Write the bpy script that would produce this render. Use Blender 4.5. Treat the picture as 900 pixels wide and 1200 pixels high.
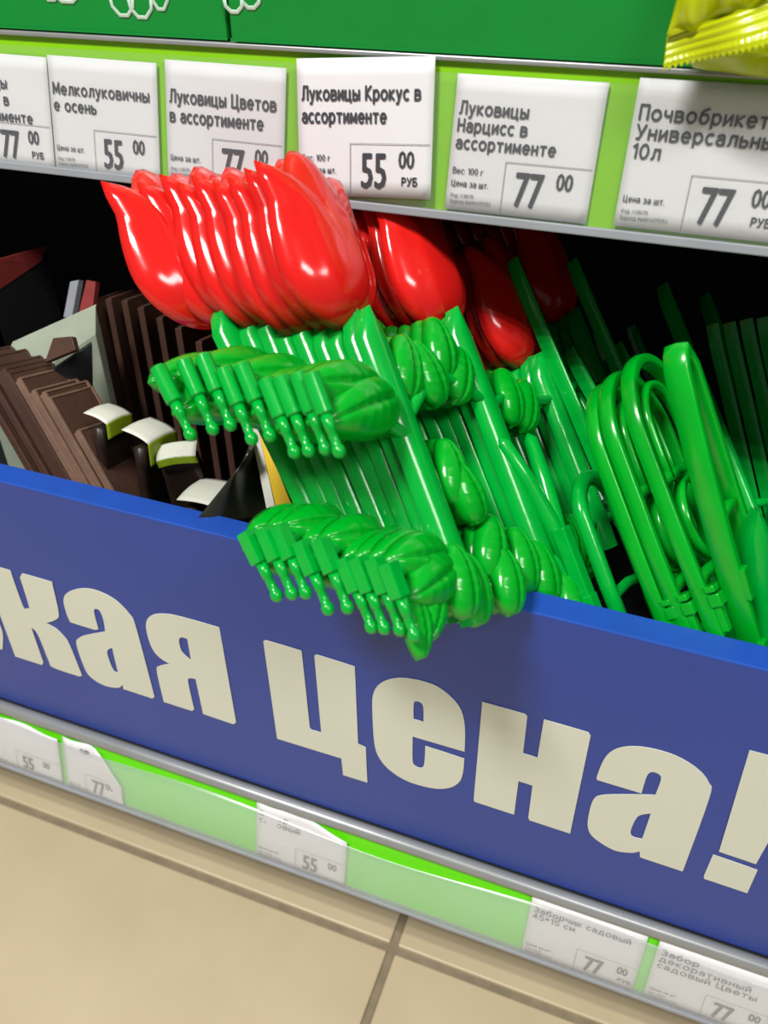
import bpy, bmesh, math, random
from mathutils import Vector, Matrix
R = math.radians
random.seed(4)
C = bpy.context.scene.collection
for o in list(bpy.data.objects): bpy.data.objects.remove(o)

# ------------------------------------------------------------------ camera
SC = bpy.context.scene
CAM = Vector((0, 0, .70))
PITCH = math.atan(723/970); YAW = R(20.5); FPX = 970.0
RIGHT = Vector((math.cos(YAW), math.sin(YAW), 0))
FWD = Vector((-math.sin(YAW)*math.cos(PITCH), math.cos(YAW)*math.cos(PITCH), -math.sin(PITCH)))
UP = RIGHT.cross(FWD)
cd = bpy.data.cameras.new('camera'); cam = bpy.data.objects.new('camera', cd); C.objects.link(cam)
M = Matrix((RIGHT, UP, -FWD)).transposed().to_4x4(); M.translation = CAM
cam.matrix_world = M
cd.sensor_fit = 'VERTICAL'; cd.sensor_height = 36; cd.lens = FPX/1200*36
cd.clip_start = .01; cd.dof.use_dof = True; cd.dof.focus_distance = .45; cd.dof.aperture_fstop = 9.0
SC.camera = cam
SC.view_settings.view_transform = 'Standard'; SC.view_settings.look = 'None'
SC.view_settings.gamma = 1; SC.view_settings.use_curve_mapping = False
SC.view_settings.exposure = -0.12

def at(px, py, Y):
    """world point where the sight line of an image point meets the depth Y"""
    r = FWD + RIGHT*((px-450)/FPX) - UP*((py-600)/FPX)
    return CAM + r*(Y/r.y)

# ------------------------------------------------------------------ light
W = bpy.data.worlds.new('store_ambience'); SC.world = W; W.use_nodes = True
W.node_tree.nodes['Background'].inputs[0].default_value = (.95, .98, 1, 1)
W.node_tree.nodes['Background'].inputs[1].default_value = .17
def tube(x, y, z, sx, sy, e):
    l = bpy.data.lights.new('ceiling_tube_light', 'AREA'); l.shape = 'RECTANGLE'; l.size = sx; l.size_y = sy; l.energy = e
    l.color = (1, .985, .95)
    o = bpy.data.objects.new('ceiling_tube_light', l); C.objects.link(o); o.location = (x, y, z)
for k in range(4):
    tube(-.80, -.75 - .11*k, 2.75, .62, .045, 24)
for k in range(4):
    tube(1.5, -.75 - .15*k, 2.75, 1.2, .05, 15)

# ------------------------------------------------------------------ materials
def lin(c):
    return tuple((v/255/12.92 if v/255 <= .04045 else ((v/255+.055)/1.055)**2.4) for v in c) + (1,)
MATS = {}
def mat(name, rgb, rough=.5, spec=.5, metal=0, noise=0, nscale=40, bump=0, bscale=200, sss=0, coat=0, dirt=None):
    m = bpy.data.materials.new(name); m.use_nodes = True; nt = m.node_tree; b = nt.nodes['Principled BSDF']
    b.inputs['Base Color'].default_value = lin(rgb); b.inputs['Roughness'].default_value = rough
    b.inputs['Specular IOR Level'].default_value = spec; b.inputs['Metallic'].default_value = metal
    b.inputs['Coat Weight'].default_value = coat; b.inputs['Coat Roughness'].default_value = .12
    if sss:
        b.inputs['Subsurface Weight'].default_value = sss; b.inputs['Subsurface Scale'].default_value = .004
        b.inputs['Subsurface Radius'].default_value = (1, 1, 1)
    tc = nt.nodes.new('ShaderNodeTexCoord')
    if noise:
        n = nt.nodes.new('ShaderNodeTexNoise'); n.inputs['Scale'].default_value = nscale; n.inputs['Detail'].default_value = 4
        nt.links.new(tc.outputs['Object'], n.inputs['Vector'])
        mx = nt.nodes.new('ShaderNodeMix'); mx.data_type = 'RGBA'
        c = lin(rgb); d = dirt or tuple(max(0, v*(1-noise)) for v in rgb)
        mx.inputs[6].default_value = lin(d); mx.inputs[7].default_value = lin(tuple(min(255, v*(1+noise*.5)) for v in rgb))
        nt.links.new(n.outputs['Fac'], mx.inputs[0]); nt.links.new(mx.outputs[2], b.inputs['Base Color'])
    if bump:
        n2 = nt.nodes.new('ShaderNodeTexNoise'); n2.inputs['Scale'].default_value = bscale; n2.inputs['Detail'].default_value = 3
        nt.links.new(tc.outputs['Object'], n2.inputs['Vector'])
        bp = nt.nodes.new('ShaderNodeBump'); bp.inputs['Strength'].default_value = bump; bp.inputs['Distance'].default_value = .001
        nt.links.new(n2.outputs['Fac'], bp.inputs['Height']); nt.links.new(bp.outputs['Normal'], b.inputs['Normal'])
    MATS[name] = m; return m
red = mat('red_plastic', (226, 30, 26), .15, .5, noise=.06, nscale=30, sss=.12)
grn = mat('green_plastic', (0, 172, 56), .19, .5, noise=.12, nscale=45, bump=.10, bscale=150, sss=.1)
grn2 = mat('grass_green_plastic', (0, 168, 36), .22, .5, noise=.12, nscale=45, bump=.08, bscale=120, sss=.1)
brown = mat('brown_plastic', (80, 56, 46), .45, .4, noise=.2, nscale=60, bump=.3, bscale=250)
brown_lit = mat('lit_edge_brown_plastic', (128, 100, 84), .5, .4, noise=.25, nscale=90, bump=.3, bscale=250)  # same brown plastic, light caught on board edges painted in as a paler tone
blue = mat('blue_coroplast', (38, 64, 152), .36, .5, noise=.07, nscale=9, bump=.15, bscale=500)
bluelip = mat('blue_edge', (30, 78, 178), .4, .5, noise=.12, nscale=30, bump=.1, bscale=300)
white = mat('white_print', (212, 214, 200), .5, .4, noise=.02, nscale=12)
paper = mat('tag_paper', (226, 226, 228), .55, .4, noise=.03, nscale=20, bump=.3, bscale=60)
ink = mat('black_ink', (66, 68, 74), .6, .3, noise=.05)
inkg = mat('grey_ink', (120, 122, 128), .6, .3, noise=.05)
lime = mat('lime_strip', (132, 200, 0), .4, .5, noise=.05, nscale=25)
limeb = mat('bright_lime_strip', (104, 226, 8), .4, .5, noise=.05, nscale=25)
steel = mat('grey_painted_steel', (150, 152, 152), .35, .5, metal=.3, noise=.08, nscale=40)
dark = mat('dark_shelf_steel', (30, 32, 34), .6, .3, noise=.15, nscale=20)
tile = mat('beige_tile', (196, 180, 148), .42, .4, noise=.07, nscale=14, bump=.1, bscale=90, dirt=(186, 168, 136))
grout = mat('tile_grout', (140, 126, 104), .9, .2, noise=.2, nscale=80)
carton = mat('green_carton', (0, 140, 50), .42, .5, noise=.04, nscale=60, bump=.15, bscale=300)
cwhite = mat('carton_drawing', (190, 214, 196), .6, .3, noise=.15, nscale=200)
yel = mat('yellow_card', (246, 200, 0), .45, .4, noise=.04)
foil = mat('lime_yellow_film', (196, 208, 0), .22, .6, noise=.12, nscale=50, bump=.6, bscale=60, coat=.3)
film = mat('black_film', (44, 46, 34), .22, .6, noise=.3, nscale=25)
film2 = mat('dark_pouch', (46, 34, 28), .4, .4, noise=.3, nscale=80)
olive = mat('olive_label_print', (132, 156, 24), .45, .4, noise=.1, nscale=90)
purple = mat('purple_flower_print', (150, 140, 190), .5, .4, noise=.3, nscale=400)
pinkred = mat('dusty_red_carton', (140, 52, 50), .6, .3, noise=.15, nscale=60)
palebox = mat('pale_carton', (176, 186, 166), .6, .3, noise=.1, nscale=60)
grey = mat('pale_grey_plastic', (150, 154, 160), .5, .4, noise=.1)
def cover_mat(name, haze):
    m = bpy.data.materials.new(name); m.use_nodes = True; nt = m.node_tree; nt.nodes.clear()
    out = nt.nodes.new('ShaderNodeOutputMaterial'); tr = nt.nodes.new('ShaderNodeBsdfTransparent')
    df = nt.nodes.new('ShaderNodeBsdfDiffuse'); df.inputs[0].default_value = (.75, .76, .78, 1)
    gl = nt.nodes.new('ShaderNodeBsdfGlossy'); gl.inputs['Roughness'].default_value = .25
    m1 = nt.nodes.new('ShaderNodeMixShader'); m2 = nt.nodes.new('ShaderNodeMixShader')
    m1.inputs[0].default_value = haze; m2.inputs[0].default_value = .05
    tc = nt.nodes.new('ShaderNodeTexCoord'); n = nt.nodes.new('ShaderNodeTexNoise'); n.inputs['Scale'].default_value = 14
    mr = nt.nodes.new('ShaderNodeMapRange'); mr.inputs[3].default_value = haze*.75; mr.inputs[4].default_value = haze*1.25
    nt.links.new(tc.outputs['Object'], n.inputs['Vector']); nt.links.new(n.outputs['Fac'], mr.inputs[0]); nt.links.new(mr.outputs[0], m1.inputs[0])
    nt.links.new(tr.outputs[0], m1.inputs[1]); nt.links.new(df.outputs[0], m1.inputs[2])
    nt.links.new(m1.outputs[0], m2.inputs[1]); nt.links.new(gl.outputs[0], m2.inputs[2]); nt.links.new(m2.outputs[0], out.inputs[0])
    return m
clear = cover_mat('clear_cover', .03); milky = cover_mat('milky_cover', .20)

# ------------------------------------------------------------------ builders
def mesh(verts, faces, name='m', smooth=False):
    me = bpy.data.meshes.new(name); me.from_pydata([tuple(v) for v in verts], [], faces); me.validate()
    bm = bmesh.new(); bm.from_mesh(me); bmesh.ops.recalc_face_normals(bm, faces=bm.faces); bm.to_mesh(me); bm.free()
    if smooth: me.polygons.foreach_set('use_smooth', [True]*len(me.polygons))
    return me
def obj(name, me, m, parent=None, loc=None, bevel=0, solid=0, soff=-1, sub=0):
    o = bpy.data.objects.new(name, me); C.objects.link(o)
    if m and not me.materials: me.materials.append(m)
    if parent: o.parent = parent
    if loc is not None: o.location = loc
    if solid:
        s = o.modifiers.new('solid', 'SOLIDIFY'); s.thickness = solid; s.offset = soff
    if bevel:
        b = o.modifiers.new('bevel', 'BEVEL'); b.width = bevel; b.segments = 2; b.limit_method = 'ANGLE'
    if sub:
        s = o.modifiers.new('sub', 'SUBSURF'); s.levels = sub; s.render_levels = sub
    return o
def tag(o, label=None, cat=None, group=None, kind=None):
    if label: o['label'] = label
    if cat: o['category'] = cat
    if group: o['group'] = group
    if kind: o['kind'] = kind
    return o
def empty(name, mtx, label=None, cat=None, group=None):
    o = bpy.data.objects.new(name, None); C.objects.link(o); o.empty_display_size = .01
    o.matrix_world = mtx if isinstance(mtx, Matrix) else Matrix.Translation(mtx)
    return tag(o, label, cat, group)
BOXF = [(0,1,3,2),(4,6,7,5),(0,4,5,1),(2,3,7,6),(0,2,6,4),(1,5,7,3)]
def box(x0, x1, y0, y1, z0, z1):
    return mesh([(x, y, z) for x in (x0, x1) for y in (y0, y1) for z in (z0, z1)], BOXF)
def merge(ms):
    V, F = [], []
    for m in ms:
        k = len(V); V += [tuple(v.co) for v in m.vertices]; F += [tuple(k+i for i in p.vertices) for p in m.polygons]
    return mesh(V, F)
def tubem(pts, rad, n=8, caps=True):
    """tube through pts; rad a number or one radius per point"""
    pts = [Vector(p) for p in pts]; V, F = [], []
    ref = None
    for i, p in enumerate(pts):
        d = (pts[min(i+1, len(pts)-1)] - pts[max(i-1, 0)])
        if d.length < 1e-9: d = Vector((0, 1, 0))
        d.normalize()
        if ref is None: ref = d.orthogonal().normalized()
        a = (ref - d*ref.dot(d)).normalized(); ref = a; b = d.cross(a)
        r = rad[i] if isinstance(rad, (list, tuple)) else rad
        for k in range(n):
            t = 2*math.pi*k/n; V.append(p + (a*math.cos(t) + b*math.sin(t))*r)
    for i in range(len(pts)-1):
        for k in range(n): F.append((i*n+k, i*n+(k+1) % n, (i+1)*n+(k+1) % n, (i+1)*n+k))
    if caps: F.append(tuple(range(n))[::-1]); F.append(tuple((len(pts)-1)*n+k for k in range(n)))
    return mesh(V, F, smooth=True)
def gridm(f, nu, nv, smooth=True):
    V = [f(i/nu, j/nv) for j in range(nv+1) for i in range(nu+1)]
    F = [(j*(nu+1)+i, j*(nu+1)+i+1, (j+1)*(nu+1)+i+1, (j+1)*(nu+1)+i) for j in range(nv) for i in range(nu)]
    return mesh(V, F, smooth=smooth)
def frame(O, b, s):
    """matrix whose x, y, z axes are b, s and b x s"""
    s = Vector(s).normalized(); b = Vector(b); b = (b - s*b.dot(s)).normalized(); n = b.cross(s)
    m = Matrix((b, s, n)).transposed().to_4x4(); m.translation = O; return m
def shade_auto(o):
    o.data.polygons.foreach_set('use_smooth', [True]*len(o.data.polygons))
def outline(shape_list):
    """curve with corner (c) and smooth (s) points -> list of polylines"""
    res = []
    for pts in shape_list:
        n = len(pts); out = []
        P = [Vector((p[0]*.001, p[1]*.001, 0)) for p in pts]
        for i in range(n):
            j = (i+1) % n; a, b_ = P[i], P[j]
            out.append(a)
            if pts[i][2] == 'c' and pts[j][2] == 'c': continue
            pa = P[i-1] if pts[i][2] == 's' else a; nb = P[(j+1) % n] if pts[j][2] == 's' else b_
            m0 = (b_-pa)*.5; m1 = (nb-a)*.5
            for k in range(1, 5):
                t = k/5; t2 = t*t; t3 = t2*t
                out.append(a*(2*t3-3*t2+1) + m0*(t3-2*t2+t) + b_*(-2*t3+3*t2) + m1*(t3-t2))
        res.append(out)
    return res
def fillm(polys, ext=.0002):
    cu = bpy.data.curves.new('c', 'CURVE'); cu.dimensions = '2D'; cu.fill_mode = 'BOTH'; cu.extrude = ext
    for p in polys:
        sp = cu.splines.new('POLY'); sp.points.add(len(p)-1); sp.use_cyclic_u = True
        for i, v in enumerate(p): sp.points[i].co = (v.x, v.y, 0, 1)
    o = bpy.data.objects.new('t', cu); me = bpy.data.meshes.new_from_object(o)
    bpy.data.objects.remove(o); bpy.data.curves.remove(cu); return me
def textm(body, size, sx=1.0, bold=0.0, line=.9, shear=0):
    cu = bpy.data.curves.new('t', 'FONT'); cu.body = body; cu.size = size; cu.resolution_u = 2
    cu.space_line = line; cu.extrude = .00005; cu.shear = shear
    o = bpy.data.objects.new('t', cu); me = bpy.data.meshes.new_from_object(o)
    bpy.data.objects.remove(o); bpy.data.curves.remove(cu)
    for v in me.vertices: v.co.x *= sx
    if bold:
        cps = [me]
        for k, (dx, dy) in enumerate(((bold, 0), (-bold, 0), (0, bold*.5), (0, -bold*.5))):
            c = me.copy(); c.transform(Matrix.Translation((dx, dy, .00001*(k+1)))); cps.append(c)
        me = merge(cps)
    return me

def EL(cx, cy, rx, ry, a0=0, a1=360, n=14):
    return [(cx+rx*math.cos(R(a0+(a1-a0)*k/n)), cy+ry*math.sin(R(a0+(a1-a0)*k/n))) for k in range(n+1)]
GL = {
 'а': [EL(.24, .2, .22, .2), [(.46, 0), (.46, .5)], EL(.25, .48, .21, .22, 0, 150)],
 'б': [EL(.26, .32, .25, .32), [(.01, .35), (.05, .72), (.2, .9), (.48, 1.02)]],
 'в': [[(0, 0), (0, .7), (.3, .7), (.42, .6), (.42, .46), (.3, .38), (0, .38)], [(.3, .38), (.46, .28), (.46, .1), (.32, 0), (0, 0)]],
 'г': [[(0, 0), (0, .7), (.36, .7)]],
 'д': [[(-.04, -.18), (-.04, 0), (.56, 0), (.56, -.18)], [(.06, 0), (.14, .7), (.46, .7), (.46, 0)]],
 'е': [EL(.26, .35, .25, .35, 0, 315), [(.02, .36), (.5, .36)]],
 'з': [EL(.2, .53, .2, .17, 140, -90), EL(.2, .18, .24, .18, 90, -145)],
 'и': [[(0, .7), (0, 0), (.42, .7), (.42, 0)]],
 'й': [[(0, .7), (0, 0), (.42, .7), (.42, 0)], [(.1, .98), (.21, .88), (.32, .98)]],
 'к': [[(0, 0), (0, .7)], [(.4, .7), (.04, .36), (.42, 0)]],
 'л': [[(-.04, 0), (.07, .08), (.12, .7), (.44, .7), (.44, 0)]],
 'м': [[(0, 0), (.02, .7), (.27, .12), (.52, .7), (.54, 0)]],
 'н': [[(0, 0), (0, .7)], [(.42, 0), (.42, .7)], [(0, .36), (.42, .36)]],
 'о': [EL(.27, .35, .27, .35)],
 'п': [[(0, 0), (0, .7), (.42, .7), (.42, 0)]],
 'р': [[(0, -.28), (0, .7)], EL(.24, .35, .24, .35)],
 'с': [EL(.26, .35, .25, .35, 55, 305)],
 'т': [[(0, .7), (.46, .7)], [(.23, .7), (.23, 0)]],
 'у': [[(0, .7), (.22, .02)], [(.44, .7), (.14, -.26), (0, -.28)]],
 'ц': [[(0, .7), (0, 0), (.52, 0), (.52, -.18)], [(.42, 0), (.42, .7)]],
 'ч': [[(0, .7), (0, .42), (.1, .32), (.4, .36)], [(.4, .7), (.4, 0)]],
 'ш': [[(0, .7), (0, 0), (.64, 0), (.64, .7)], [(.32, 0), (.32, .7)]],
 'ы': [[(0, .7), (0, 0), (.28, 0), (.38, .1), (.38, .32), (.28, .42), (0, .42)], [(.58, 0), (.58, .7)]],
 'ь': [[(0, .7), (0, 0), (.3, 0), (.4, .1), (.4, .32), (.3, .42), (0, .42)]],
 'Б': [[(.44, 1), (0, 1), (0, 0), (.32, 0), (.48, .12), (.48, .42), (.32, .56), (0, .56)]],
 'Р': [[(0, 0), (0, 1), (.28, 1), (.46, .88), (.46, .6), (.28, .46), (0, .46)]],
 'У': [[(0, 1), (.28, .36)], [(.54, 1), (.2, 0), (.04, 0)]],
 '0': [EL(.25, .5, .25, .5)], '1': [[(.05, .8), (.25, 1), (.25, 0)]], '*': [[(.05, .4), (.35, .8)], [(.05, .8), (.35, .4)], [(0, .6), (.4, .6)]],
 '4': [[(.38, 0), (.38, 1), (0, .3), (.5, .3)]], '5': [[(.44, 1), (.06, 1), (.03, .56), (.28, .6), (.46, .46), (.46, .14), (.28, 0), (0, .05)]],
 '.': [[(.03, 0), (.05, .04)]], ':': [[(.03, .05), (.05, .08)], [(.03, .55), (.05, .58)]], '-': [[(0, .35), (.25, .35)]]}
for lo, up in zip('вгзклмнпцд', 'ВГЗКЛМНПЦД'): GL[up] = [[(x*1.2, y/.7) for x, y in st] for st in GL[lo]]
def strokem(body, cap, width, th, line):
    """lettering built from round ended strokes; cap height, width of the longest line, stroke thickness, line feed"""
    lines = body.split('\n'); segs = []; wmax = 0
    for li, tx_ in enumerate(lines):
        x = 0
        for ch in tx_:
            if ch == ' ': x += .42; continue
            g_ = GL[ch]; xs = [p[0] for st in g_ for p in st]
            for st in g_: segs.append([(x+p[0]-min(xs), p[1], li) for p in st])
            x += max(xs)-min(xs)+.27
        wmax = max(wmax, x-.27)
    sx = width/wmax; V, F = [], []; hz = .00004
    lvl = 0
    for st in segs:
        P = [Vector((p[0]*sx, p[1]*cap-p[2]*line)) for p in st]
        for a, b in zip(P, P[1:]):
            d = (b-a); 
            if d.length < 1e-7: continue
            d.normalize(); q = Vector((-d.y, d.x))*th/2; a2 = a-d*th*.35; b2 = b+d*th*.35
            k = len(V); z = hz+(lvl % 7)*.000004; lvl += 1
            V += [(a2.x+q.x, a2.y+q.y, z), (a2.x-q.x, a2.y-q.y, z), (b2.x-q.x, b2.y-q.y, z), (b2.x+q.x, b2.y+q.y, z)]
            F.append((k, k+1, k+2, k+3))
    me = bpy.data.meshes.new('t'); me.from_pydata(V, [], F); return me

# ------------------------------------------------------------------ floor
fl = obj('floor', box(-2.4, 2.2, -2.2, .36, -.03, -.003), grout); tag(fl, kind='structure')
TS = .45; g = .0035
tm = mesh([(x, y, z) for x in (g, TS-g) for y in (g, TS-g) for z in (-.006, 0)], BOXF); tm.materials.append(tile)
for i in range(-5, 5):
    for j in range(-6, 1):
        if j == 0: continue
        t = obj('tile', tm, tile, fl, (-.1106+TS*i, .3155+TS*j, 0), bevel=.0015)
tmb = mesh([(x, y, z) for x in (g, TS-g) for y in (g, .040) for z in (-.006, 0)], BOXF); tmb.materials.append(tile)
for i in range(-5, 5): obj('tile', tmb, tile, fl, (-.1106+TS*i, .3155, 0), bevel=.0015)

# ------------------------------------------------------------------ shelf unit
X0, X1 = -1.25, .85
un = empty('shelf_unit', (0, .36, 0), 'grey metal store shelving with lime price rails above and below the blue tray', 'shelf')
def inv(me, o=un):
    for v in me.vertices: v.co = v.co - o.location
    return me
def upart(name, me, m, parent=un, **k): return obj(name, inv(me), m, parent, **k)
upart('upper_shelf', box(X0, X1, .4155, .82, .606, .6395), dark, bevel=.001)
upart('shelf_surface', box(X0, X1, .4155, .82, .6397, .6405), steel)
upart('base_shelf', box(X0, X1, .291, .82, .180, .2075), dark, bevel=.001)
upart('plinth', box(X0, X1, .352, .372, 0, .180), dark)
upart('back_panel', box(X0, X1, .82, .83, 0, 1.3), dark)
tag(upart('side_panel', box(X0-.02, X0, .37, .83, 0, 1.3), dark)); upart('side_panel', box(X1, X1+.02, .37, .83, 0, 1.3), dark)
TY = Vector((0, math.sin(R(12)), math.cos(R(12)))); TZ = Vector((0, -math.cos(R(12)), math.sin(R(12))))
def railm(p): m = Matrix((Vector((1, 0, 0)), TY, TZ)).transposed().to_4x4(); m.translation = p; return m
UR = railm(Vector((0, .400, .5748))); LR = railm(Vector((0, .2754, .1499)))
def put(me, m):
    me.transform(m); return me
# upper rail
upart('price_rail', put(box(X0, X1, 0, .0652, -.004, -.0015), UR), lime)
upart('rail_top_lip', put(merge([box(X0, X1, .0652, .0675, -.008, .0012)]), UR), steel, bevel=.0006)
upart('rail_bottom_lip', put(box(X0, X1, -.0035, .0006, -.004, .003), UR), grey, bevel=.0006)
upart('clear_cover', put(box(X0, X1, .0006, .0605, .0018, .0022), UR), clear)
# lower rail
LH = .0515
upart('price_rail', put(box(X0, X1, 0, .0515, -.004, -.0015), LR), limeb)
upart('rail_top_lip', put(tubem([(X0, .0565, -.001), (X1, .0565, -.001)], .0048, 12), LR), steel)
upart('rail_bottom_lip', put(box(X0, X1, -.002, .0008, -.004, .003), LR), grey, bevel=.0006)
def wav(i, j):
    x = X0+(X1-X0)*i; top = .0455 + .0032*math.sin(x*26+1.2) + .002*math.sin(x*11)
    return Vector((x, .0006+(top-.0006)*j, .0022+.0035*math.sin(math.pi*j)*(.6+.4*math.sin(x*26+1.2))))
upart('clear_cover', put(gridm(wav, 160, 6), LR), milky, solid=.0003)

# ------------------------------------------------------------------ blue tray
bt = empty('blue_tray_front', (0, .3, .2075), 'long blue promotional tray front with large white letters along the base shelf', 'display tray')
def bpart(name, me, m, **k): return obj(name, inv(me, bt), m, bt, **k)
TOP = .4279
BX0, BX1 = -1.2, .80
bpart('front_panel', box(BX0, BX1, .2922, .2945, .2100, TOP-.0012), blue)
bpart('top_lip', box(BX0, BX1, .2921, .3076, TOP-.0016, TOP), bluelip, bevel=.0007)
LET = {'к':[[(-386.2,355.3,'c'),(-363.3,355.1,'c'),(-363.1,324.2,'s'),(-360.4,323.1,'s'),(-357.7,326.0,'s'),(-356.8,351.4,'c'),(-353.7,355.5,'c'),(-331.0,355.5,'c'),(-333.6,327.9,'s'),(-338.2,320.3,'s'),(-347.9,313.9,'c'),(-340.2,311.3,'s'),(-334.8,304.8,'s'),(-332.9,298.3,'s'),(-330.6,270.0,'c'),(-333.0,267.9,'c'),(-355.0,268.6,'s'),(-357.1,274.7,'s'),(-358.6,299.2,'s'),(-362.4,305.0,'c'),(-362.7,270.7,'c'),(-365.0,267.4,'c'),(-387.9,267.5,'c'),(-387.4,307.9,'c')]],
 'а1':[[(-326.1,322.1,'c'),(-327.0,329.7,'s'),(-325.9,341.9,'s'),(-320.1,350.2,'s'),(-308.1,357.2,'s'),(-296.5,359.0,'s'),(-284.1,355.4,'s'),(-275.4,345.6,'s'),(-273.3,334.7,'s'),(-272.3,271.6,'c'),(-274.5,269.2,'c'),(-297.2,269.5,'c'),(-296.8,273.9,'c'),(-301.6,269.0,'s'),(-313.1,266.7,'s'),(-323.1,271.1,'s'),(-326.3,280.4,'s'),(-326.7,302.1,'s'),(-322.4,309.3,'s'),(-314.4,314.9,'s'),(-299.0,323.1,'c'),(-297.8,332.8,'s'),(-298.6,341.1,'s'),(-301.8,342.0,'s'),(-303.7,338.1,'s'),(-304.1,323.3,'c'),(-307.4,321.8,'c')],[(-297.0,309.3,'c'),(-301.6,304.9,'s'),(-302.6,298.1,'s'),(-301.2,286.3,'s'),(-297.9,285.1,'c')]],
 'я':[[(-211.9,356.9,'c'),(-210.9,272.1,'c'),(-213.1,269.2,'c'),(-235.5,269.9,'c'),(-236.0,303.3,'c'),(-239.9,302.4,'s'),(-242.3,298.0,'s'),(-242.0,271.7,'c'),(-244.1,269.3,'c'),(-265.5,269.5,'c'),(-265.2,299.0,'s'),(-262.3,305.1,'s'),(-253.5,310.5,'c'),(-260.2,313.5,'s'),(-264.5,320.1,'s'),(-265.8,333.0,'s'),(-264.1,344.0,'s'),(-258.4,351.3,'s'),(-249.1,355.4,'s'),(-237.4,356.9,'s')],[(-236.2,338.9,'c'),(-240.5,338.7,'s'),(-242.7,334.6,'s'),(-242.1,325.6,'s'),(-236.6,319.9,'c')]],
 'ц':[[(-183.2,355.9,'c'),(-181.4,357.2,'c'),(-159.0,356.9,'c'),(-157.7,290.1,'c'),(-156.8,288.3,'c'),(-150.1,288.6,'c'),(-151.0,355.9,'c'),(-149.5,357.1,'c'),(-126.5,356.3,'c'),(-125.8,288.8,'c'),(-120.9,287.8,'c'),(-120.2,253.0,'c'),(-136.7,252.7,'c'),(-137.4,269.3,'c'),(-181.8,268.6,'c')]],
 'е':[[(-60.4,311.5,'c'),(-61.3,330.4,'s'),(-64.1,344.5,'s'),(-70.2,353.2,'s'),(-79.8,359.0,'s'),(-91.9,359.3,'s'),(-102.3,356.2,'s'),(-111.2,348.4,'s'),(-115.4,338.6,'s'),(-116.2,325.3,'s'),(-115.3,295.5,'s'),(-112.4,282.4,'s'),(-105.5,273.1,'s'),(-93.7,267.5,'s'),(-78.2,268.4,'s'),(-68.0,273.6,'s'),(-61.9,282.5,'s'),(-60.2,292.8,'s'),(-60.2,305.2,'c'),(-83.6,306.0,'c'),(-83.7,290.1,'s'),(-85.4,284.7,'s'),(-89.2,284.6,'s'),(-91.0,289.6,'s'),(-91.4,311.1,'c')],[(-91.3,326.6,'c'),(-91.4,339.5,'s'),(-89.7,342.4,'s'),(-86.6,341.5,'s'),(-85.6,336.8,'s'),(-85.3,326.5,'c')]],
 'н':[[(-53.4,356.9,'c'),(-30.2,356.6,'c'),(-29.0,355.2,'c'),(-28.2,325.0,'c'),(-20.2,324.8,'c'),(-20.4,356.6,'c'),(2.5,356.3,'c'),(4.1,354.4,'c'),(5.3,266.9,'c'),(-18.5,267.3,'c'),(-19.4,269.5,'c'),(-20.2,299.9,'c'),(-28.2,300.1,'c'),(-27.7,268.0,'c'),(-51.6,268.3,'c'),(-52.3,270.4,'c')]],
 'а2':[[(35.6,321.0,'c'),(12.6,321.2,'c'),(11.9,324.1,'s'),(13.3,339.4,'s'),(17.0,348.8,'s'),(24.5,355.0,'s'),(34.9,357.7,'s'),(46.6,357.0,'s'),(57.4,352.0,'s'),(64.4,344.2,'s'),(67.0,332.7,'s'),(68.1,265.1,'c'),(44.9,265.6,'c'),(43.7,270.9,'c'),(39.0,266.8,'s'),(29.9,264.6,'s'),(18.4,270.1,'s'),(13.9,277.8,'s'),(12.6,290.3,'s'),(13.0,303.3,'s'),(16.2,309.3,'s'),(26.9,315.6,'s'),(42.3,323.0,'c'),(42.6,334.9,'s'),(41.6,339.4,'s'),(38.1,340.5,'s'),(36.0,338.1,'s'),(35.5,332.0,'s')],[(43.0,306.9,'c'),(38.2,302.7,'s'),(36.5,296.7,'s'),(36.1,285.9,'s'),(38.2,282.1,'s'),(42.9,282.6,'c')]],
 '!':[[(75.7,375.4,'c'),(102.4,375.5,'c'),(99.7,291.5,'c'),(81.0,292.4,'c')]],
 '!dot':[[(79.0,288.2,'c'),(101.7,286.9,'c'),(102.2,264.1,'c'),(79.5,264.7,'c'),(78.9,267.3,'c')]]}
for k, sh in LET.items():
    if k == '!dot': continue
    polys = outline(sh)
    if k == '!': polys += outline(LET['!dot'])
    me = fillm(polys)
    me.transform(Matrix(((1,0,0,0),(0,0,-1,.2918),(0,1,0,0),(0,0,0,1))))
    nm = {'!': 'exclamation_mark'}.get(k, 'letter')
    bpart(nm, me, white)
# the letter before, cut by the frame
z3 = [[(-398,271,'c'),(-391.5,290,'s'),(-393,304,'s'),(-401,312,'c'),(-394,322,'s'),(-396,343,'s'),(-412,357,'s'),(-432,350,'s'),(-437,326,'c'),(-418,326,'c'),(-414,338,'s'),(-411,326,'s'),(-416,317,'c'),(-416,306,'c'),(-410,298,'s'),(-412,284,'s'),(-417,298,'c'),(-437,298,'c'),(-432,274,'s'),(-415,266,'s')]]
me = fillm(outline(z3)); me.transform(Matrix(((1,0,0,0),(0,0,-1,.2918),(0,1,0,0),(0,0,0,1)))); bpart('letter', me, white)

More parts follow.
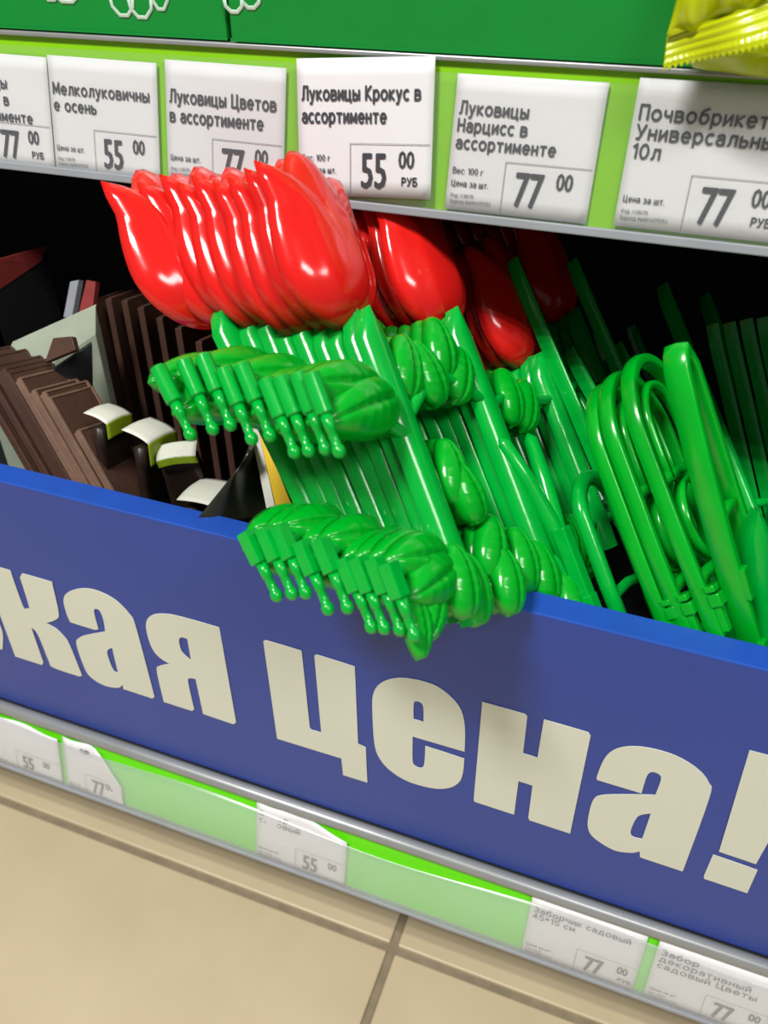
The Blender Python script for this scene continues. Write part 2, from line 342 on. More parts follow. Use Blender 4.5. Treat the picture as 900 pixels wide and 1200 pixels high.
# ------------------------------------------------------------------ price tags
def ptag(rail, x, y, w, h, rot, title, cap, tw, feed, base, info, price, kop, rub, label, curl=0, px=.40, z=.0004, tx=.0028, i_=(.0026, .018, .0056, .0166)):
    t = empty('price_tag', rail @ Matrix.Translation((x, y, z)) @ Matrix.Rotation(R(rot), 4, 'Z'), label, 'price tag')
    def pf(i, j):
        zz = 0; yy = h*j
        if curl: zz = .001*math.sin(i*9)*j; yy = h*j*(1 - curl*max(0, i-.45)**1.6)
        return Vector((w*i, yy, zz))
    obj('paper', gridm(pf, 14, 8), paper, t, solid=.0002)
    zt = .0005
    if title: obj('product_name', strokem(title, cap, tw, cap*.178, feed), ink, t, (tx, base, zt))
    if info:
        ic, iw, il, ib = i_
        obj('small_print', strokem(info, ic, iw, ic*.15, il), ink, t, (.0024, ib - (0 if '\n' in info else il), zt))
    obj('code_print', textm('Код: 1130170\nБаркод 4660016775753', h*.042, .8, 0, 1.1), inkg, t, (.0022, h*.10, zt))
    fx0, fy1 = w*px, h*.40
    fr = merge([box(fx0, w*.985, fy1-.00025, fy1, 0, .0001), box(fx0, fx0+.00025, .0005, fy1, 0, .0001)])
    obj('price_frame', fr, inkg, t, (0, 0, zt))
    obj('price_figures', textm(price, h*.37, .62, .00040), ink, t, (fx0+.0055, h*.075, zt))
    obj('price_figures', textm(kop, h*.18, .74, .00018), ink, t, (fx0+w*.36, h*.225, zt))
    if rub: obj('price_figures', strokem('РУБ', h*.055, .0075, h*.011, .01), ink, t, (fx0+w*.39, h*.10, zt))
    return t
ptag(UR, -.420, -.0010, .0698, .0575, -.6, 'Луковицы\nГиацинт в\nассортименте', .0052, .050, .0084, .0405, 'Цена за шт.', '77', '00', True, 'white price tag at the left edge of the upper rail, cut by the frame', tx=.0070)
ptag(UR, -.3493, -.0010, .0690, .0580, -.4, 'Мелколуковичны\nе осень', .0054, .0610, .0082, .0395, 'Цена за шт.', '55', '00', False, 'white 55 price tag for small autumn bulbs, left of the red tulip heads')
ptag(UR, -.2752, .0000, .0695, .0585, -.4, 'Луковицы Цветов\nв ассортименте', .0058, .0615, .0092, .0390, 'Цена за шт.', '77', '00', True, 'white price tag for flower bulbs, partly hidden behind the red tulip heads')
ptag(UR, -.1950, .0005, .0705, .0620, 3.6, 'Луковицы Крокус в\nассортименте', .0058, .0610, .0100, .0440, 'Вес: 100 г\nЦена за шт.', '55', '00', True, 'white 55 price tag for crocus bulbs, set crooked above its rail edge', z=.0026)
ptag(UR, -.1176, .0015, .0690, .0590, 0, 'Луковицы\nНарцисс в\nассортименте', .0052, .0470, .0074, .0425, 'Вес: 100 г\nЦена за шт.', '77', '00', False, 'white 77 price tag for daffodil bulbs, in the middle of the upper rail')
ptag(UR, -.0360, .0022, .0740, .0610, 0, 'Почвобрикет\nУниверсальный\n10л', .0056, .0612, .0078, .0450, 'Цена за шт.', '77', '00', True, 'white 77 price tag for a soil brick, below the lime yellow packet')
IL = (.0020, .016, .004, .0125)
ptag(LR, -.4370, .0006, .0700, .0470, 0, '', .005, .05, .006, .03, '', '55', '00', False, 'crumpled white tag at the left end of the lower rail, cut by the frame', curl=.15)
ptag(LR, -.3620, .0006, .0500, .0490, 0, 'Забор', .0040, .020, .006, .040, '', '77', '00', False, 'white tag with a curled away corner on the lower rail', curl=1.6, px=.35)
ptag(LR, -.2003, .0006, .0680, .0505, 0, 'Забор\nсадовый', .0042, .030, .0062, .0400, 'Цена за шт.', '55', '00', False, 'white 55 tag with rolled corner, alone in the middle of the lower rail', curl=.45, px=.45, i_=IL)
ptag(LR, -.0080, .0006, .0705, .0505, 0, 'Заборчик садовый\n45*15 см', .0042, .0590, .0056, .0390, 'Цена за шт.', '77', '00', True, 'white 77 garden fence tag on the lower rail, left of the last lime gap', px=.47, i_=IL)
ptag(LR, .0692, .0006, .0705, .0505, 0, 'Забор\nдекоративный\nсадовый Цветы', .0042, .0560, .0056, .0400, 'Цена за шт.', '77', '00', False, 'white 77 decorative fence tag at the right end of the lower rail', px=.47, i_=IL)

# ------------------------------------------------------------------ tulip fence sections
s0 = Vector((-.5314, .4372, .7256)).normalized(); b0 = Vector((.3126, .8973, -.3117)); b0 = (b0 - s0*s0.dot(b0)).normalized(); n0 = b0.cross(s0)
B1 = Vector((-.0510, .262, .448))
mm = .001
def sm(a, b, x):
    t = max(0, min(1, (x-a)/(b-a))); return t*t*(3-2*t)
def tulip_mesh():
    """open petal bowl: three petals, bulging towards +z"""
    NR, NT = 14, 60; V, F = [], []
    cx, cy = 3, 30
    for i in range(NR+1):
        r = i/NR
        for k in range(NT):
            a = 2*math.pi*k/NT; ca, sa = math.cos(a), math.sin(a)
            # outline radius
            if sa < 0:
                Rr = 1/math.sqrt((ca/31)**2 + (sa/31)**2)
            else:
                x = ca; top = 50
                Rr = 1/((abs(ca)/31)**2.3 + (abs(sa)/50)**2.3)**(1/2.3)
                d = math.degrees(a)
                for c_, h_, w_ in ((91, 5, 13), (120.5, 11, 7.5), (59.5, 9, 7.5)): Rr += h_*math.exp(-((d-c_)/w_)**2)
                for c_, h_, w_ in ((107, -5, 5), (74, -5, 5)): Rr += h_*math.exp(-((d-c_)/w_)**2)
            x = cx + Rr*r*ca; y = cy + Rr*r*sa
            flat = 1 - .42*max(0, sa)**1.5
            z = -20*(1-math.sqrt(max(0, 1-(r*.985)**2.3)))*flat
            # raised middle petal
            uy = y-2; hw = 14.5 if uy > 18 else 14.5*math.sqrt(max(0, 1-((18-uy)/18)**2)) if uy > 0 else 0
            if hw > 0: z += 1.5*sm(hw+2.0, hw-3.5, abs(x))*sm(0, 7, uy)
            z += 0
            V.append(Vector((x*mm, y*mm, z*mm)))
    c0 = len(V); V.append(Vector((cx*mm, cy*mm, 1.5*mm)))
    for i in range(1, NR):
        for k in range(NT): F.append((i*NT+k, i*NT+(k+1) % NT, (i+1)*NT+(k+1) % NT, (i+1)*NT+k))
    for k in range(NT): F.append((c0, NT+(k+1) % NT, NT+k))
    return mesh(V, F, smooth=True)
def clean(me):
    bm = bmesh.new(); bm.from_mesh(me); bmesh.ops.delete(bm, geom=[v for v in bm.verts if not v.link_faces], context='VERTS')
    bmesh.ops.recalc_face_normals(bm, faces=bm.faces)
    if sum(f.normal.z for f in bm.faces) < 0: bmesh.ops.reverse_faces(bm, faces=bm.faces)
    bm.to_mesh(me); bm.free(); me.polygons.foreach_set('use_smooth', [True]*len(me.polygons)); return me
TUL = clean(tulip_mesh()); TUL.materials.append(red)
def stem_mesh(h0, h1, w=8.6):
    ou = [(w*math.cos(R(180-k*18)), -8+8*math.sin(R(180-k*18))**.8) for k in range(11)]
    prof = ou + [(x*.74, z*.9-2.0 if z > -7.9 else z) for x, z in ou[::-1]]
    n = len(prof); V, F = [], []
    rows = [(h0, 1), (h0+(h1-h0)*.5, 1), (h1-14, 1), (h1-6, .6), (h1, .08)]
    for y, k in rows:
        for px, pz in prof: V.append((px*k*mm, y*mm, pz*mm))
    for i in range(len(rows)-1):
        for k in range(n): F.append((i*n+k, i*n+(k+1) % n, (i+1)*n+(k+1) % n, (i+1)*n+k))
    F.append(tuple(range(n))[::-1]); F.append(tuple((len(rows)-1)*n+k for k in range(n)))
    me = mesh(V, F, smooth=True); me.set_sharp_from_angle(angle=R(38)); return me
STEM = stem_mesh(-2, 146); STEM.materials.append(grn)
STEMS = stem_mesh(-2, 118); STEMS.materials.append(grn)
def leaf_mesh(L, Wd, h, vein=7):
    def f(i, j):
        a = -1+2*i; t = -1+2*j
        half = Wd/2*math.sqrt(max(0, 1-a*a))*(1-.28*a)
        y = t*half; x = a*L/2
        z = h*math.sqrt(max(0, 1-t*t*.96))*max(0, 1-a*a)**.45
        z -= h*.24*math.exp(-(t/.10)**2)*max(0, 1-a*a)**.4
        ph = (a*vein - abs(t)*.8) % 1.0
        z += .42*math.exp(-((ph-.5)/.09)**2)*(1-a*a)*min(1, (1-abs(t))*3)
        z += (-2.2 if abs(t) > .999 or abs(a) > .999 else 0)
        return Vector((x*mm, y*mm, z*mm))
    me = gridm(f, 40, 16)
    return clean(me)
LEAFA = leaf_mesh(50, 27, 11, 4); LEAFB = leaf_mesh(34, 21, 9, 3.5); LEAFC = leaf_mesh(26, 16, 6, 3); LEAFD = leaf_mesh(38, 24, 10, 3.5)
for m_ in (LEAFA, LEAFB, LEAFC, LEAFD): m_.materials.append(grn2)
def pin_mesh(y):
    return tubem([(0, y, 0), (0, y-.007, 0), (0, y-.0072, 0), (0, y-.0128, 0), (0, y-.0134, 0), (0, y-.0145, 0), (0, y-.0162, 0), (0, y-.0176, 0), (0, y-.0183, 0)],
                 [.0025, .0023, .0020, .0019, .0023, .0027, .0027, .0019, .0005], 12)
PEGR = tubem([(0, 0, 0), (0, -.0005, 0), (0, -.0165, 0), (0, -.017, 0)], [.0030, .0036, .0036, .0030], 14)
PEGS = box(-.0033, .0033, -.0145, 0, -.0030, .0030)
PINR = pin_mesh(-.017); PINS = pin_mesh(-.0145)
for m_ in (PEGR, PEGS, PINR, PINS): m_.materials.append(grn)
PEGR.set_sharp_from_angle(angle=R(35))
def bar_mesh(pts, r=.0032):
    me = tubem([(x*mm, y*mm, z*mm) for x, y, z in pts], r, 8); me.materials.append(grn); return me
PITCH_ST = 73
BARU = bar_mesh([(-57, 103, 1), (-46, 99, -3), (-30, 97, -5), (-14, 94, -5), (-4, 86, -4), (0, 80, -4)])
BARU2 = bar_mesh([(0, 92, -4), (20, 104, -5), (40, 112, -5), (60, 104, -5), (73, 92, -4), (90, 96, -5), (110, 92, -5), (146, 90, -5), (180, 96, -5), (219, 92, -5)])
BARL = bar_mesh([(-54, 30, 1), (-40, 32, -3), (-20, 24, -5), (0, 18, -6), (36, 14, -6), (73, 14, -6), (110, 14, -6), (146, 14, -6), (219, 14, -6)])
# (mesh, u, v, angle, w)
LEAVES = [(LEAFA, -32, 110, 172, -6), (LEAFA, -30, 99.5, 188, -3),
          (LEAFB, 17, 118, 70, -7), (LEAFB, 29, 113, 100, -5), (LEAFB, 50, 126, 80, -7), (LEAFB, 60, 112, 60, -8),
          (LEAFB, 22, 65, 78, -7), (LEAFB, 25, 54, 100, -5),
          (LEAFD, -26, 33, 168, -5), (LEAFD, -27, 23, 190, -3), (LEAFB, -9, 18, 78, -1), (LEAFB, 3, 12, 78, -5),
          (LEAFB, 30, 26, 60, -6), (LEAFB, 28, 9, 75, -3), (LEAFB, 52, 14, 80, -6), (LEAFB, 64, 4, 80, -5),
          (LEAFB, 98, 96, 80, -7), (LEAFB, 112, 90, 60, -7), (LEAFB, 100, 14, 80, -7), (LEAFB, 112, 9, 70, -7)]
def tulip_section(mtx, label, full=True):
    t = empty('tulip_fence_section', mtx, label, 'garden fence', 'nested tulip fence sections')
    for k in range(4):
        short = k == 2
        obj('flower_stem', STEMS if short else STEM, grn, t, (k*PITCH_ST*mm, 0, 0))
        obj('tulip_head', TUL, red, t, (k*PITCH_ST*mm + (.005 if k else 0), (.143 if not short else .114) - (.004 if k == 1 else 0), -.003), solid=.0013)
    pg = obj('upper_connector_peg', PEGR, grn, t, (-.0574, .1155, .003)); obj('pin', PINR, grn, pg)
    pg = obj('lower_connector_peg', PEGS, grn, t, (-.0530, .0365, .003), bevel=.0005); obj('pin', PINS, grn, pg)
    obj('crossbar', BARU, grn, t); obj('crossbar', BARU2, grn, t); obj('crossbar', BARL, grn, t)
    for me, u, v, a, w in LEAVES + ([(LEAFC, -43, 8, 250, -3), (LEAFC, -32, 10, 225, -3)] if full else []):
        o = obj('leaf', me, grn2, t, (u*mm, v*mm, w*mm), solid=.0011); o.rotation_euler = (0, 0, R(a))
    return t
FIT = [(0,0,0,0,0),(.0081,.0032,-.0015,-.016,-.0131),(.0168,.0053,-.0039,-.0339,-.0149),(.024,.007,-.0054,-.0418,-.0056),(.0313,.0062,.0005,-.0661,-.0182),
       (.0418,.0071,-.0033,-.0695,-.0225),(.0505,.0077,.0011,-.0752,-.0271),(.0577,.0081,-.0003,-.0971,-.0099),(.0682,.0106,-.0012,-.0945,.0532)]
ORD = ['frontmost green fence section with red tulip heads, its full face turned to the viewer',
       'green fence section with red tulip heads, directly behind the frontmost one',
       'red tulip fence section third from the front of the overhanging stack',
       'red tulip fence section fourth from the front of the overhanging stack',
       'red tulip fence section in the exact middle of the overhanging stack of nine',
       'red tulip fence section fourth from the far left end of the overhanging stack',
       'red tulip fence section third from the far left end of the overhanging stack',
       'red tulip fence section second from the far left end of the overhanging stack',
       'leftmost red tulip fence section, its petal tips nearest the small autumn bulbs tag']
for i, (dx, du, dv, a, gm) in enumerate(FIT):
    s2 = Matrix.Rotation(a, 3, b0) @ s0; n2 = Matrix.Rotation(a, 3, b0) @ n0
    b2 = Matrix.Rotation(gm, 3, n2) @ b0; s2 = Matrix.Rotation(gm, 3, n2) @ s2
    O = B1 + Vector((-dx, 0, 0)) + b0*du + s0*dv
    tulip_section(frame(O, b2, s2), ORD[i], i == 0)

# ------------------------------------------------------------------ arch fence sections (right)
def band(path, wn, th, m=grn2):
    """flat strip following a path in the section's plane, wn deep along its normal"""
    V, F = [], []; n = len(path)
    for i, (x, y) in enumerate(path):
        a = Vector(path[min(i+1, n-1)]) - Vector(path[max(i-1, 0)]); a.normalize(); q = Vector((-a.y, a.x))*th/2
        for dx, dz in ((q.x, -wn/2), (q.x*1.3, -wn*.1), (q.x, wn/2), (-q.x, wn/2), (-q.x, -wn/2)):
            dy = q.y*(dx/q.x) if abs(q.x) > 1e-9 else (q.y if dx > 0 or True else 0)
            V.append(None)
        V[-5:] = [(x+q.x, y+q.y, -wn/2), (x+q.x*1.4, y+q.y*1.4, 0), (x+q.x, y+q.y, wn/2), (x-q.x, y-q.y, wn/2), (x-q.x, y-q.y, -wn/2)]
    for i in range(n-1):
        for k in range(5): F.append((i*5+k, i*5+(k+1) % 5, (i+1)*5+(k+1) % 5, (i+1)*5+k))
    F.append((0, 1, 2, 3, 4)); F.append(tuple((n-1)*5+k for k in range(5)))
    me = mesh([(a*mm, b*mm, c*mm) for a, b, c in V], F, smooth=True); me.materials.append(m); return me
def archpath(x0, x1, y0, ys, top, n=20):
    cx = (x0+x1)/2; rx = (x1-x0)/2
    p = [(x0, y0), (x0-1.0, y0+(ys-y0)*.5), (x0, ys)]
    for k in range(1, n): t = math.pi*(1-k/n); p.append((cx+rx*math.cos(t), ys+(top-ys)*math.sin(t)))
    return p + [(x1, ys), (x1+1, y0+(ys-y0)*.5), (x1, y0)]
def ringpath(cx, cy, r, n=22): return [(cx+r*math.cos(2*math.pi*k/n), cy+r*math.sin(2*math.pi*k/n)) for k in range(n+1)]
ARCH = band(archpath(0, 70, -14, 82, 119), 7.3, 4.5); ARCHI = band(archpath(14, 56, 60, 84, 106), 5, 3)
RING = band(ringpath(35, 38, 20), 5, 3); XB = band([(0, 60), (20, 62), (50, 62), (70, 60)], 5, 4)
XB2 = band([(0, 12), (20, 14), (50, 14), (70, 12)], 5, 4); CLIP = merge([box(-.0035, .0045, 0, .006, .003, .0085), box(-.004, .005, .007, .010, .003, .0078), box(-.002, .0035, -.012, 0, .0035, .0068)])
CLIP.materials.append(grn2)
def arch_section(mtx, label, sc=1.0, wide=1.0):
    t = empty('arch_fence_section', mtx @ Matrix.Diagonal((sc, sc, sc*wide, 1)), label, 'garden fence', 'arched fence sections')
    obj('outer_arch', ARCH, grn2, t, bevel=.0006); obj('inner_arch', ARCHI, grn2, t); obj('ring', RING, grn2, t)
    obj('crossbar', XB, grn2, t); obj('crossbar', XB2, grn2, t); obj('connector_clip', CLIP, grn2, t, bevel=.0006)
    return t
arch_section(frame(at(778, 727, .315), b0, s0), 'leftmost of the three nested green arched fence sections behind the blue edge', .98)
arch_section(frame(at(797, 722, .315), b0, s0), 'middle one of the three nested green arched fence sections behind the blue edge', 1.0)
q = at(828, 713, .317); sA = s0
arch_section(frame(q, b0, s0), 'rightmost of the three nested green arched fence sections, beside the tall bright upright', 1.03)
p0 = at(884, 765, .318); p1 = at(788, 412, .350)
ss = (p1-p0); hh = ss.length
bb = Vector((.30, .93, -.1))
TALL = band([(0, -8), (-2, 20), (-3.5, 60), (-3, 100), (0, hh*1000-8), (3, hh*1000-3), (7, hh*1000)], 11, 5)
TALL2 = band([(7, hh*1000-1), (13, hh*1000-10), (19, hh*1000-60), (22, 60), (22, 0)], 9, 4)
t = empty('tall_fence_section', frame(p0, bb, ss), 'tall bright green fence section standing highest, right of the nested arches', 'garden fence')
obj('front_upright', TALL, grn2, t, bevel=.0008); obj('rear_upright', TALL2, grn2, t, bevel=.0008)
obj('connector_clip', merge([box(-.005, .001, .030, .046, .004, .0075), box(-.005, .001, -.004, .008, .004, .0075)]), grn2, t, bevel=.0006)
obj('crossbar', band([(0, 70), (10, 71), (22, 70)], 6, 4), grn2, t)

# sections standing deeper in the tray
def picket_section(mtx, label, n=3, pitch=16, h=150, w=4.0, group='slim picket fence sections deep in the tray', bars=(20, 75)):
    t = empty('picket_fence_section', mtx, label, 'garden fence', group)
    P = stem_mesh(-8, h, w); P.materials.append(grn)
    for k in range(n): obj('picket', P, grn, t, (k*pitch*mm, (-.004*k), 0))
    for v in bars: obj('crossbar', bar_mesh([(-2, v, -5), (pitch*(n-1)+2, v-3*(n-1), -5)], .0028), grn, t)
    return t
def pick(px0, py0, px1, py1, Y0, Y1, label, n=1, pitch=16, w=4.0, bars=(20, 75), bdir=(.9, .35, 0)):
    a = at(px0, py0, Y0); b = at(px1, py1, Y1); d = b-a; a = a - d*min(1.2, max(0, (a.z-.225)/d.z*.8)) if Y0 > .36 else a; d = b-a
    return picket_section(frame(a, bdir, d), label, n, pitch, d.length*1000, w, bars=bars)
for i, (x0, y0, x1, y1, lb) in enumerate([(893, 600, 842, 378, 'leftmost of the four slim green pickets at the right frame edge'), (912, 600, 862, 376, 'second from the left of the four slim green pickets at the right edge'),
                               (932, 602, 882, 372, 'third from the left of the four slim green pickets at the right edge'), (950, 604, 902, 370, 'slim green picket farthest right, cut by the frame')]):
    pick(x0, y0, x1, y1, .50, .54, lb, 1, 30, 2.3, bdir=(.25, .95, 0))
pick(905, 800, 890, 600, .33, .345, 'broad green upright rising at the right frame edge behind the tall section', 1, w=7, bars=(20,))
pick(700, 520, 606, 300, .42, .47, 'thin tall green picket leaning furthest left in the dark middle', 2, 60, 2.6, bdir=(.25, .95, 0))
pick(712, 520, 655, 412, .45, .49, 'short dim green picket section in the dark middle, left of its twin', 2, 50, 3.2, bdir=(.25, .95, 0))
pick(735, 520, 672, 405, .44, .47, 'short dim green picket section in the dark middle, right of its twin', 2, 50, 3.0, bdir=(.25, .95, 0))
pick(770, 540, 705, 385, .56, .60, 'faint green picket section at the back, behind the nested arches', 2, 50, 3.5, bdir=(.25, .95, 0))
pick(850, 500, 782, 330, .50, .56, 'faint green picket section at the back, behind the tall bright upright', 2, 50, 5.0, bdir=(.25, .95, 0))
# hooked section between tulips and arches
t = empty('hooked_fence_section', frame(at(700, 726, .322), b0, s0), 'broad green fence section with a square clip poking out between tulips and arches', 'garden fence')
obj('upright', stem_mesh(-10, 48, 5.5), grn, t)
obj('square_clip', merge([box(-.007, .001, .001, .050, -.003, .004), box(-.008, 0, -.006, .014, -.001, .0052)]), grn, t, bevel=.0006)
obj('branch', bar_mesh([(0, 20, -4), (3, 50, -5), (10, 75, -6), (16, 98, -8), (17, 102, -9)], [.0048, .0052, .0048, .004, .001]), grn, t); obj('branch', bar_mesh([(0, 20, -4), (-1, 55, -5), (-7, 80, -6), (-12, 100, -8), (-13, 104, -9)], [.0048, .005, .0046, .004, .001]), grn, t)
obj('crossbar', bar_mesh([(-8, 20, -6), (0, 22, -7), (40, 20, -7)], .0035), grn, t)
o = obj('leaf', LEAFB, grn2, t, (-.008, .012, -.008), solid=.0011); o.rotation_euler = (0, 0, R(80))
t = empty('hoop_fence_section', frame(at(745, 735, .330), b0, s0), 'dark glossy green hoop section low behind the blue edge, left of the nested arches', 'garden fence')
obj('hoop', tubem([(x*mm, y*mm, 0) for x, y in archpath(-12, 30, -5, 60, 80)], .0042, 10), grn, t)
obj('crossbar', bar_mesh([(-12, 20, 0), (10, 22, 0), (30, 20, 0)], .0028), grn, t)

# ------------------------------------------------------------------ brown boards (left)
def board(px, py, Y, wdt, h, label, th=2.6, sl=0, s=None, b=None, grp='nested brown edging boards'):
    """board with its upper front corner at the given spot"""
    s = s or s0; b = b or b0
    t = empty('edging_board', frame(at(px, py, Y), b, s), label, 'garden edging', grp)
    V = [(0, 0), (wdt, sl), (wdt, -h), (0, -h)]
    vs = [(x*mm, y*mm, z*mm) for z in (-th, 0) for x, y in V]
    obj('panel', mesh(vs, [(0,1,2,3),(7,6,5,4),(0,4,5,1),(1,5,6,2),(2,6,7,3),(3,7,4,0)]), brown, t, bevel=.0004)
    m2 = brown_lit if 'short' in label or 'middle' in label else brown  # on these boards the rib colour carries a painted edge highlight
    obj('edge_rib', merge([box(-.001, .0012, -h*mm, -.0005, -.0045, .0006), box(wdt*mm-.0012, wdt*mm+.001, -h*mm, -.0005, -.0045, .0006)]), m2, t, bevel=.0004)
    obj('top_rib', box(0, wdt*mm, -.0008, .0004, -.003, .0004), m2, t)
    return t
bl = Vector((.10, .95, -.20)).normalized(); sl_ = (at(92, 504, .345) - at(129, 569, .335)).normalized()
FB = [(92, 504, 'frontmost short brown edging board at the blue edge'), (77, 503, 'short brown edging board second from the front one'), (63, 500, 'short brown edging board third from the front one'),
      (58, 466, 'middle height brown edging board nearest the front three'), (52, 459, 'middle height brown edging board, centre of its trio'), (40, 457, 'middle height brown edging board, rearmost of its trio'),
      (23, 443, 'single brown edging board standing between the middle and the left groups'), (10, 437, 'tall brown edging board near the left frame edge, front of its trio'), (5, 432, 'tall brown edging board near the left frame edge, centre of its trio'),
      (-4, 428, 'tall brown edging board at the left frame edge, rear of its trio'), (-22, 420, 'brown edging board mostly cut by the left frame edge, upper one'), (-40, 416, 'brown edging board mostly cut by the left frame edge, lower one')]
for i, (x, y, lb) in enumerate(FB): board(x, y, .340 + .0012*i, 34 if i > 2 else 30, 110, lb, s=sl_, b=bl)
BB = [(112, 352), (130, 350), (149, 352), (168, 360), (190, 372), (212, 384), (236, 400), (258, 420)]
NM = ['first', 'second', 'third', 'fourth', 'fifth', 'sixth', 'seventh', 'eighth']
for i, (x, y) in enumerate(BB): board(x, y, .440-.003*i, 60, 150, NM[i] + ' dark brown board from the left in the shaded rear stack', s=at(110, 352, .42)-at(136, 480, .41), b=bl, grp='dark brown boards in the shaded rear stack')

# ------------------------------------------------------------------ bulb packs with folded header cards
def pack2(pc, w, h, right, down, label, fold=.35, bend=.006):
    """curved header card: white fold above, printed olive face below"""
    right = Vector(right).normalized(); down = Vector(down); down = (down-right*down.dot(right)).normalized(); nn = right.cross(-down)
    m = Matrix((right, -down, nn)).transposed().to_4x4(); m.translation = pc
    t = empty('bulb_pack', m, label, 'packet', 'bulb packs with folded header cards')
    dn = m.to_3x3().transposed() @ Vector((.06, .004, -.9)).normalized()*.085
    def pch(i, j): return Vector(((i-.5)*w*(.95+.3*j), -h*.35, -bend-.004)) + dn*j + Vector((0, 0, -.006*math.sin(math.pi*j)))
    obj('pouch', gridm(pch, 6, 8), film2, t, solid=.006)
    hw = h*fold
    def f(i, j): return Vector(((i-.5)*w, -hw*j, -bend*(1-math.sin(math.pi*.5*j)) + .0015*math.sin(i*4)))
    obj('white_fold', gridm(f, 8, 8), white, t, solid=.0004)
    def g2(i, j): return Vector(((i-.5)*w, -hw-(h-hw)*j*.6, -(h-hw)*.8*j+.0015*math.sin(i*4)))
    obj('printed_face', gridm(g2, 8, 8), olive, t, solid=.0004)
    V = [g2(.62, .42)+Vector((0, .0006, .0006))]
    for k in range(24):
        rr = .20*(1+.25*math.cos(k*math.pi/12*6)); V.append(g2(.62+rr*math.cos(k*math.pi/12), .42+rr*1.5*math.sin(k*math.pi/12))+Vector((0, .0006, .0006)))
    obj('flower_print', mesh(V, [(0, k+1, (k+1) % 24+1) for k in range(24)]), purple, t)
    return t
CR, CDN = (.06, .97, -.18), (.80, -.05, -.52)
pack2(at(118, 469, .352), .024, .026, CR, CDN, 'small white and olive header card nearest the brown boards', .62)
pack2(at(165, 487, .350), .028, .033, CR, CDN, 'white and olive header card with a violet flower, centre of the row', .56)
pack2(at(206, 517, .345), .024, .016, (.93, .30, .22), (.20, -.60, -.40), 'narrow curled white header card below the violet flower card', .7, .002)
pack2(at(223, 562, .332), .028, .030, (.02, .97, -.05), (.97, -.02, -.18), 'largest white header card lying flat beside the black film sleeve', .85, .006)

# black film sleeve, white stake, yellow cards
t0_ = at(232, 607, .302); t1_ = at(296, 528, .330)
def ff(i, j):
    A = t0_.lerp(t1_, j); B = at(322, 618, .330).lerp(at(303, 532, .356), j)
    p = A.lerp(B, i); p = p + Vector((0, -.006*math.sin(i*5), .008*math.sin(i*math.pi)*j)); return p
tag(obj('film_sleeve', gridm(ff, 18, 10), film, solid=.0006), 'crumpled black film sleeve leaning over the blue edge beside the yellow cards', 'packaging')
def slab(pts, th, m, name, label, cat, **k):
    c = sum((p for p in pts), Vector())/len(pts); nn = (pts[1]-pts[0]).cross(pts[2]-pts[1]).normalized()
    vs = [p-c for p in pts] + [p-c+nn*th for p in pts]; n = len(pts)
    F = [tuple(range(n)), tuple(range(n, 2*n))[::-1]] + [(i, (i+1) % n, n+(i+1) % n, n+i) for i in range(n)]
    o = obj(name, mesh(vs, F), m, None, c, bevel=k.get('bevel', .0004)); return tag(o, label, cat, k.get('group'))
slab([at(290, 488, .352), at(299, 484, .354), at(328, 620, .322), at(317, 620, .320)], .002, white, 'plant_stake', 'slim white plastic stake rising between the black film and the yellow cards', 'stake')
slab([at(306, 505, .342), at(319, 520, .346), at(355, 622, .316), at(332, 622, .313)], .0015, yel, 'yellow_card', 'bright yellow card edge right beside the white stake', 'card', group='yellow cards')
slab([at(311, 508, .350), at(328, 530, .354), at(366, 622, .324), at(348, 622, .320)], .0015, yel, 'yellow_card', 'yellow card partly hidden behind the green stems', 'card', group='yellow cards')

# dim things at the far left back
def block(pts, zb, m, name, label, cat, topm=None):
    c = Vector((pts[0].x, pts[0].y, zb)); n = len(pts)
    t = empty(name, c, label, cat)
    vs = [p-c for p in pts] + [Vector((p.x-c.x, p.y-c.y, 0)) for p in pts]
    F = [tuple(range(n)), tuple(range(n, 2*n))[::-1]] + [(i, (i+1) % n, n+(i+1) % n, n+i) for i in range(n)]
    obj('carton_body', mesh(vs, F), m, t, bevel=.0004)
    if topm:
        k = [p-c for p in pts]; nn = (k[1]-k[0]).cross(k[2]-k[1]).normalized(); nn = nn if nn.z > 0 else -nn
        obj('top_flap', mesh([p+nn*.0006 for p in k] + [p+nn*.0018 for p in k], F), topm, t)
block([at(-12, 345, .40), at(-10, 305, .41), at(52, 288, .46), at(46, 306, .45)], .22, dark, 'red_topped_carton', 'dark carton with a dusty red top edge at the left frame edge', 'box', pinkred)
block([at(-15, 470, .380), at(14, 402, .388), at(112, 358, .408), at(112, 392, .402), at(40, 440, .385)], .212, palebox, 'pale_carton', 'pale greenish carton standing behind the left brown boards', 'box', palebox)
slab([at(74, 372, .43), at(82, 330, .44), at(92, 328, .44), at(84, 372, .43)], .005, grey, 'grey_packet', 'narrow grey packet standing on the pale carton', 'packet')
slab([at(92, 366, .43), at(101, 328, .44), at(112, 330, .44), at(108, 366, .43)], .005, pinkred, 'red_packet', 'narrow dusty red packet beside the grey one', 'packet')
slab([at(52, 425, .368), at(62, 396, .376), at(84, 394, .376), at(88, 410, .370)], .004, brown, 'brown_scoop', 'small dark brown rounded piece resting on the pale carton', 'tool')
slab([at(45, 445, .365), at(108, 402, .392), at(110, 500, .380), at(70, 500, .362)], .004, dark, 'black_packet', 'flat black packet between the brown board groups', 'packet')

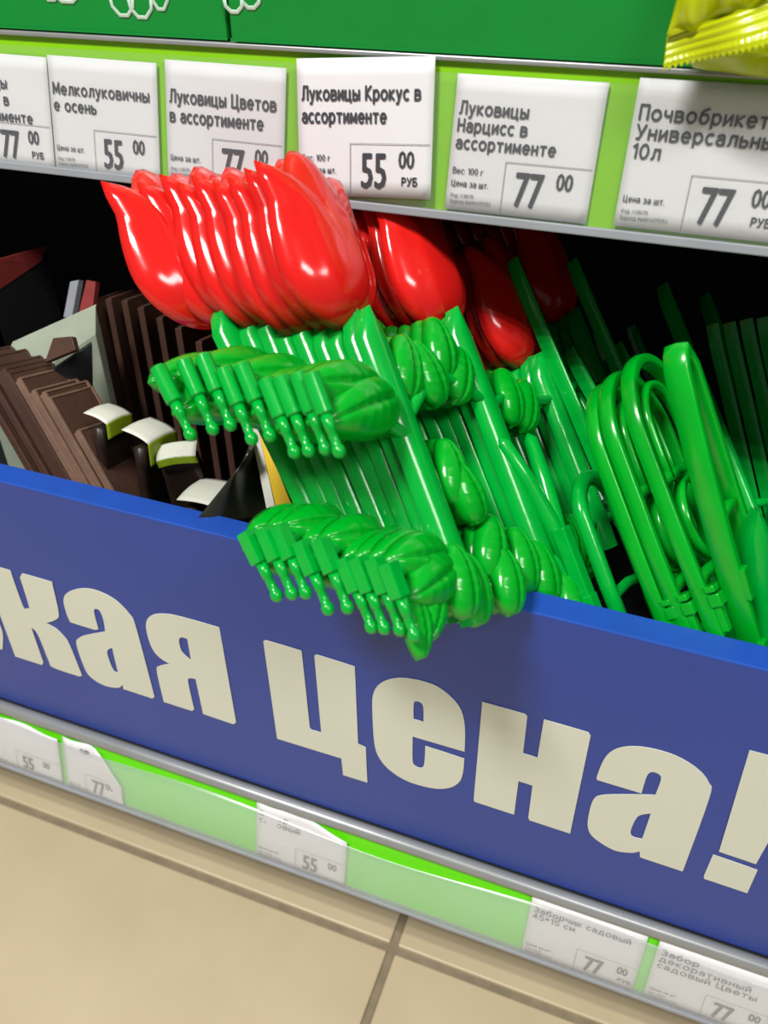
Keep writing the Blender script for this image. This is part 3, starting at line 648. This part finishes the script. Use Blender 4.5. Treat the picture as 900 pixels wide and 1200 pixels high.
# ------------------------------------------------------------------ goods on the upper shelf
ZS = .6405
def cart(x0, x1, y, label, strokes):
    t = empty('green_carton', (x0, y, ZS), label, 'box', 'green cartons on the upper shelf')
    obj('carton_body', box(0, x1-x0, 0, .22, .0008, .26), carton, t, bevel=.0015)
    obj('bottom_seam', box(.0, x1-x0, -.0004, .0002, .0008, .0022), carton, t)
    for st in strokes:
        me = tubem([(a*mm, -.0003, b*mm) for a, b in st], .0011, 6); 
        for v in me.vertices: v.co.y = -.0003 + (v.co.y+.0003)*.2
        obj('white_drawing', me, cwhite, t)
    return t
def petal(cx, cz, w, h): return [(cx-w, cz+h), (cx-w*.9, cz+h*.4), (cx-w*.35, cz), (cx+w*.35, cz), (cx+w*.9, cz+h*.4), (cx+w, cz+h)]
cart(-.62, -.2405, .4185, 'green carton at the upper left with chalk white flower drawings', [petal(286, 14.5, 10, 10), petal(320, 9.5, 7, 10), petal(331, 9, 7, 10), petal(343, 13, 5, 10), petal(276, 15, 6, 8)])
cart(-.2375, .02, .4165, 'long green carton at the upper middle, right of the carton joint', [petal(3.5, 13.5, 5, 6), petal(13, 15.5, 5, 6)])

# lime yellow packet
pk = empty('snack_packet', at(840, 60, .40), 'shiny lime yellow packet with crimped end hanging over the upper rail', 'packet')
O_ = pk.location
def seal(i, j):
    a = at(777, 81, .389).lerp(at(925, 46, .377), i); b = at(781, 44, .392).lerp(at(925, -8, .384), i)
    p = a.lerp(b, j); e = (1-j)**6*.0007*(1 if int(i*40) % 2 else -1)
    return p + Vector((0, .0006*math.sin(j*26), e)) + Vector((0, .0022*math.sin(i*7+j), 0)) - O_
obj('crimped_seal', gridm(seal, 80, 14), foil, pk, solid=.0003)
def body(i, j):
    a = at(781, 44, .392).lerp(at(925, -8, .384), i); b = at(835, -120, .408).lerp(at(1010, -130, .400), i)
    p = a.lerp(b, j); bulge = .03*math.sin(math.pi*min(1, j*.9))**.7
    p = p + Vector((-.1, -.5, .45))*bulge*math.sin(math.pi*min(1, i*.7+.08)) + Vector((0, .0016*math.sin(i*23+j*9), .0014*math.sin(i*17-j*14)))
    return p - O_
obj('bag_front', gridm(body, 40, 30), foil, pk, solid=.0003)
def rear(i, j):
    a = at(781, 44, .392).lerp(at(925, -8, .384), i); b = at(835, -120, .408).lerp(at(1010, -130, .400), i)
    p = a.lerp(b, j); q = .010*math.sin(math.pi*j)*math.sin(math.pi*i); p.y = min(p.y+q, .4150); return p - O_
obj('bag_rear', gridm(rear, 20, 16), foil, pk, solid=.0003)
def belly(i, j):
    a = at(800, 66, .396).lerp(at(960, 60, .390), i); b = at(812, 80, .4040).lerp(at(960, 100, .396), i); c_ = at(840, 40, .413).lerp(at(960, 40, .412), i)
    p = a.lerp(b, min(1, j*2)) if j < .5 else b.lerp(c_, j*2-1)
    p.z = max(p.z, .644) if p.y > .414 else p.z
    return p + Vector((0, .0008*math.sin(i*19+j*5), 0)) - O_
obj('bag_back', gridm(belly, 30, 14), foil, pk, solid=.0003)
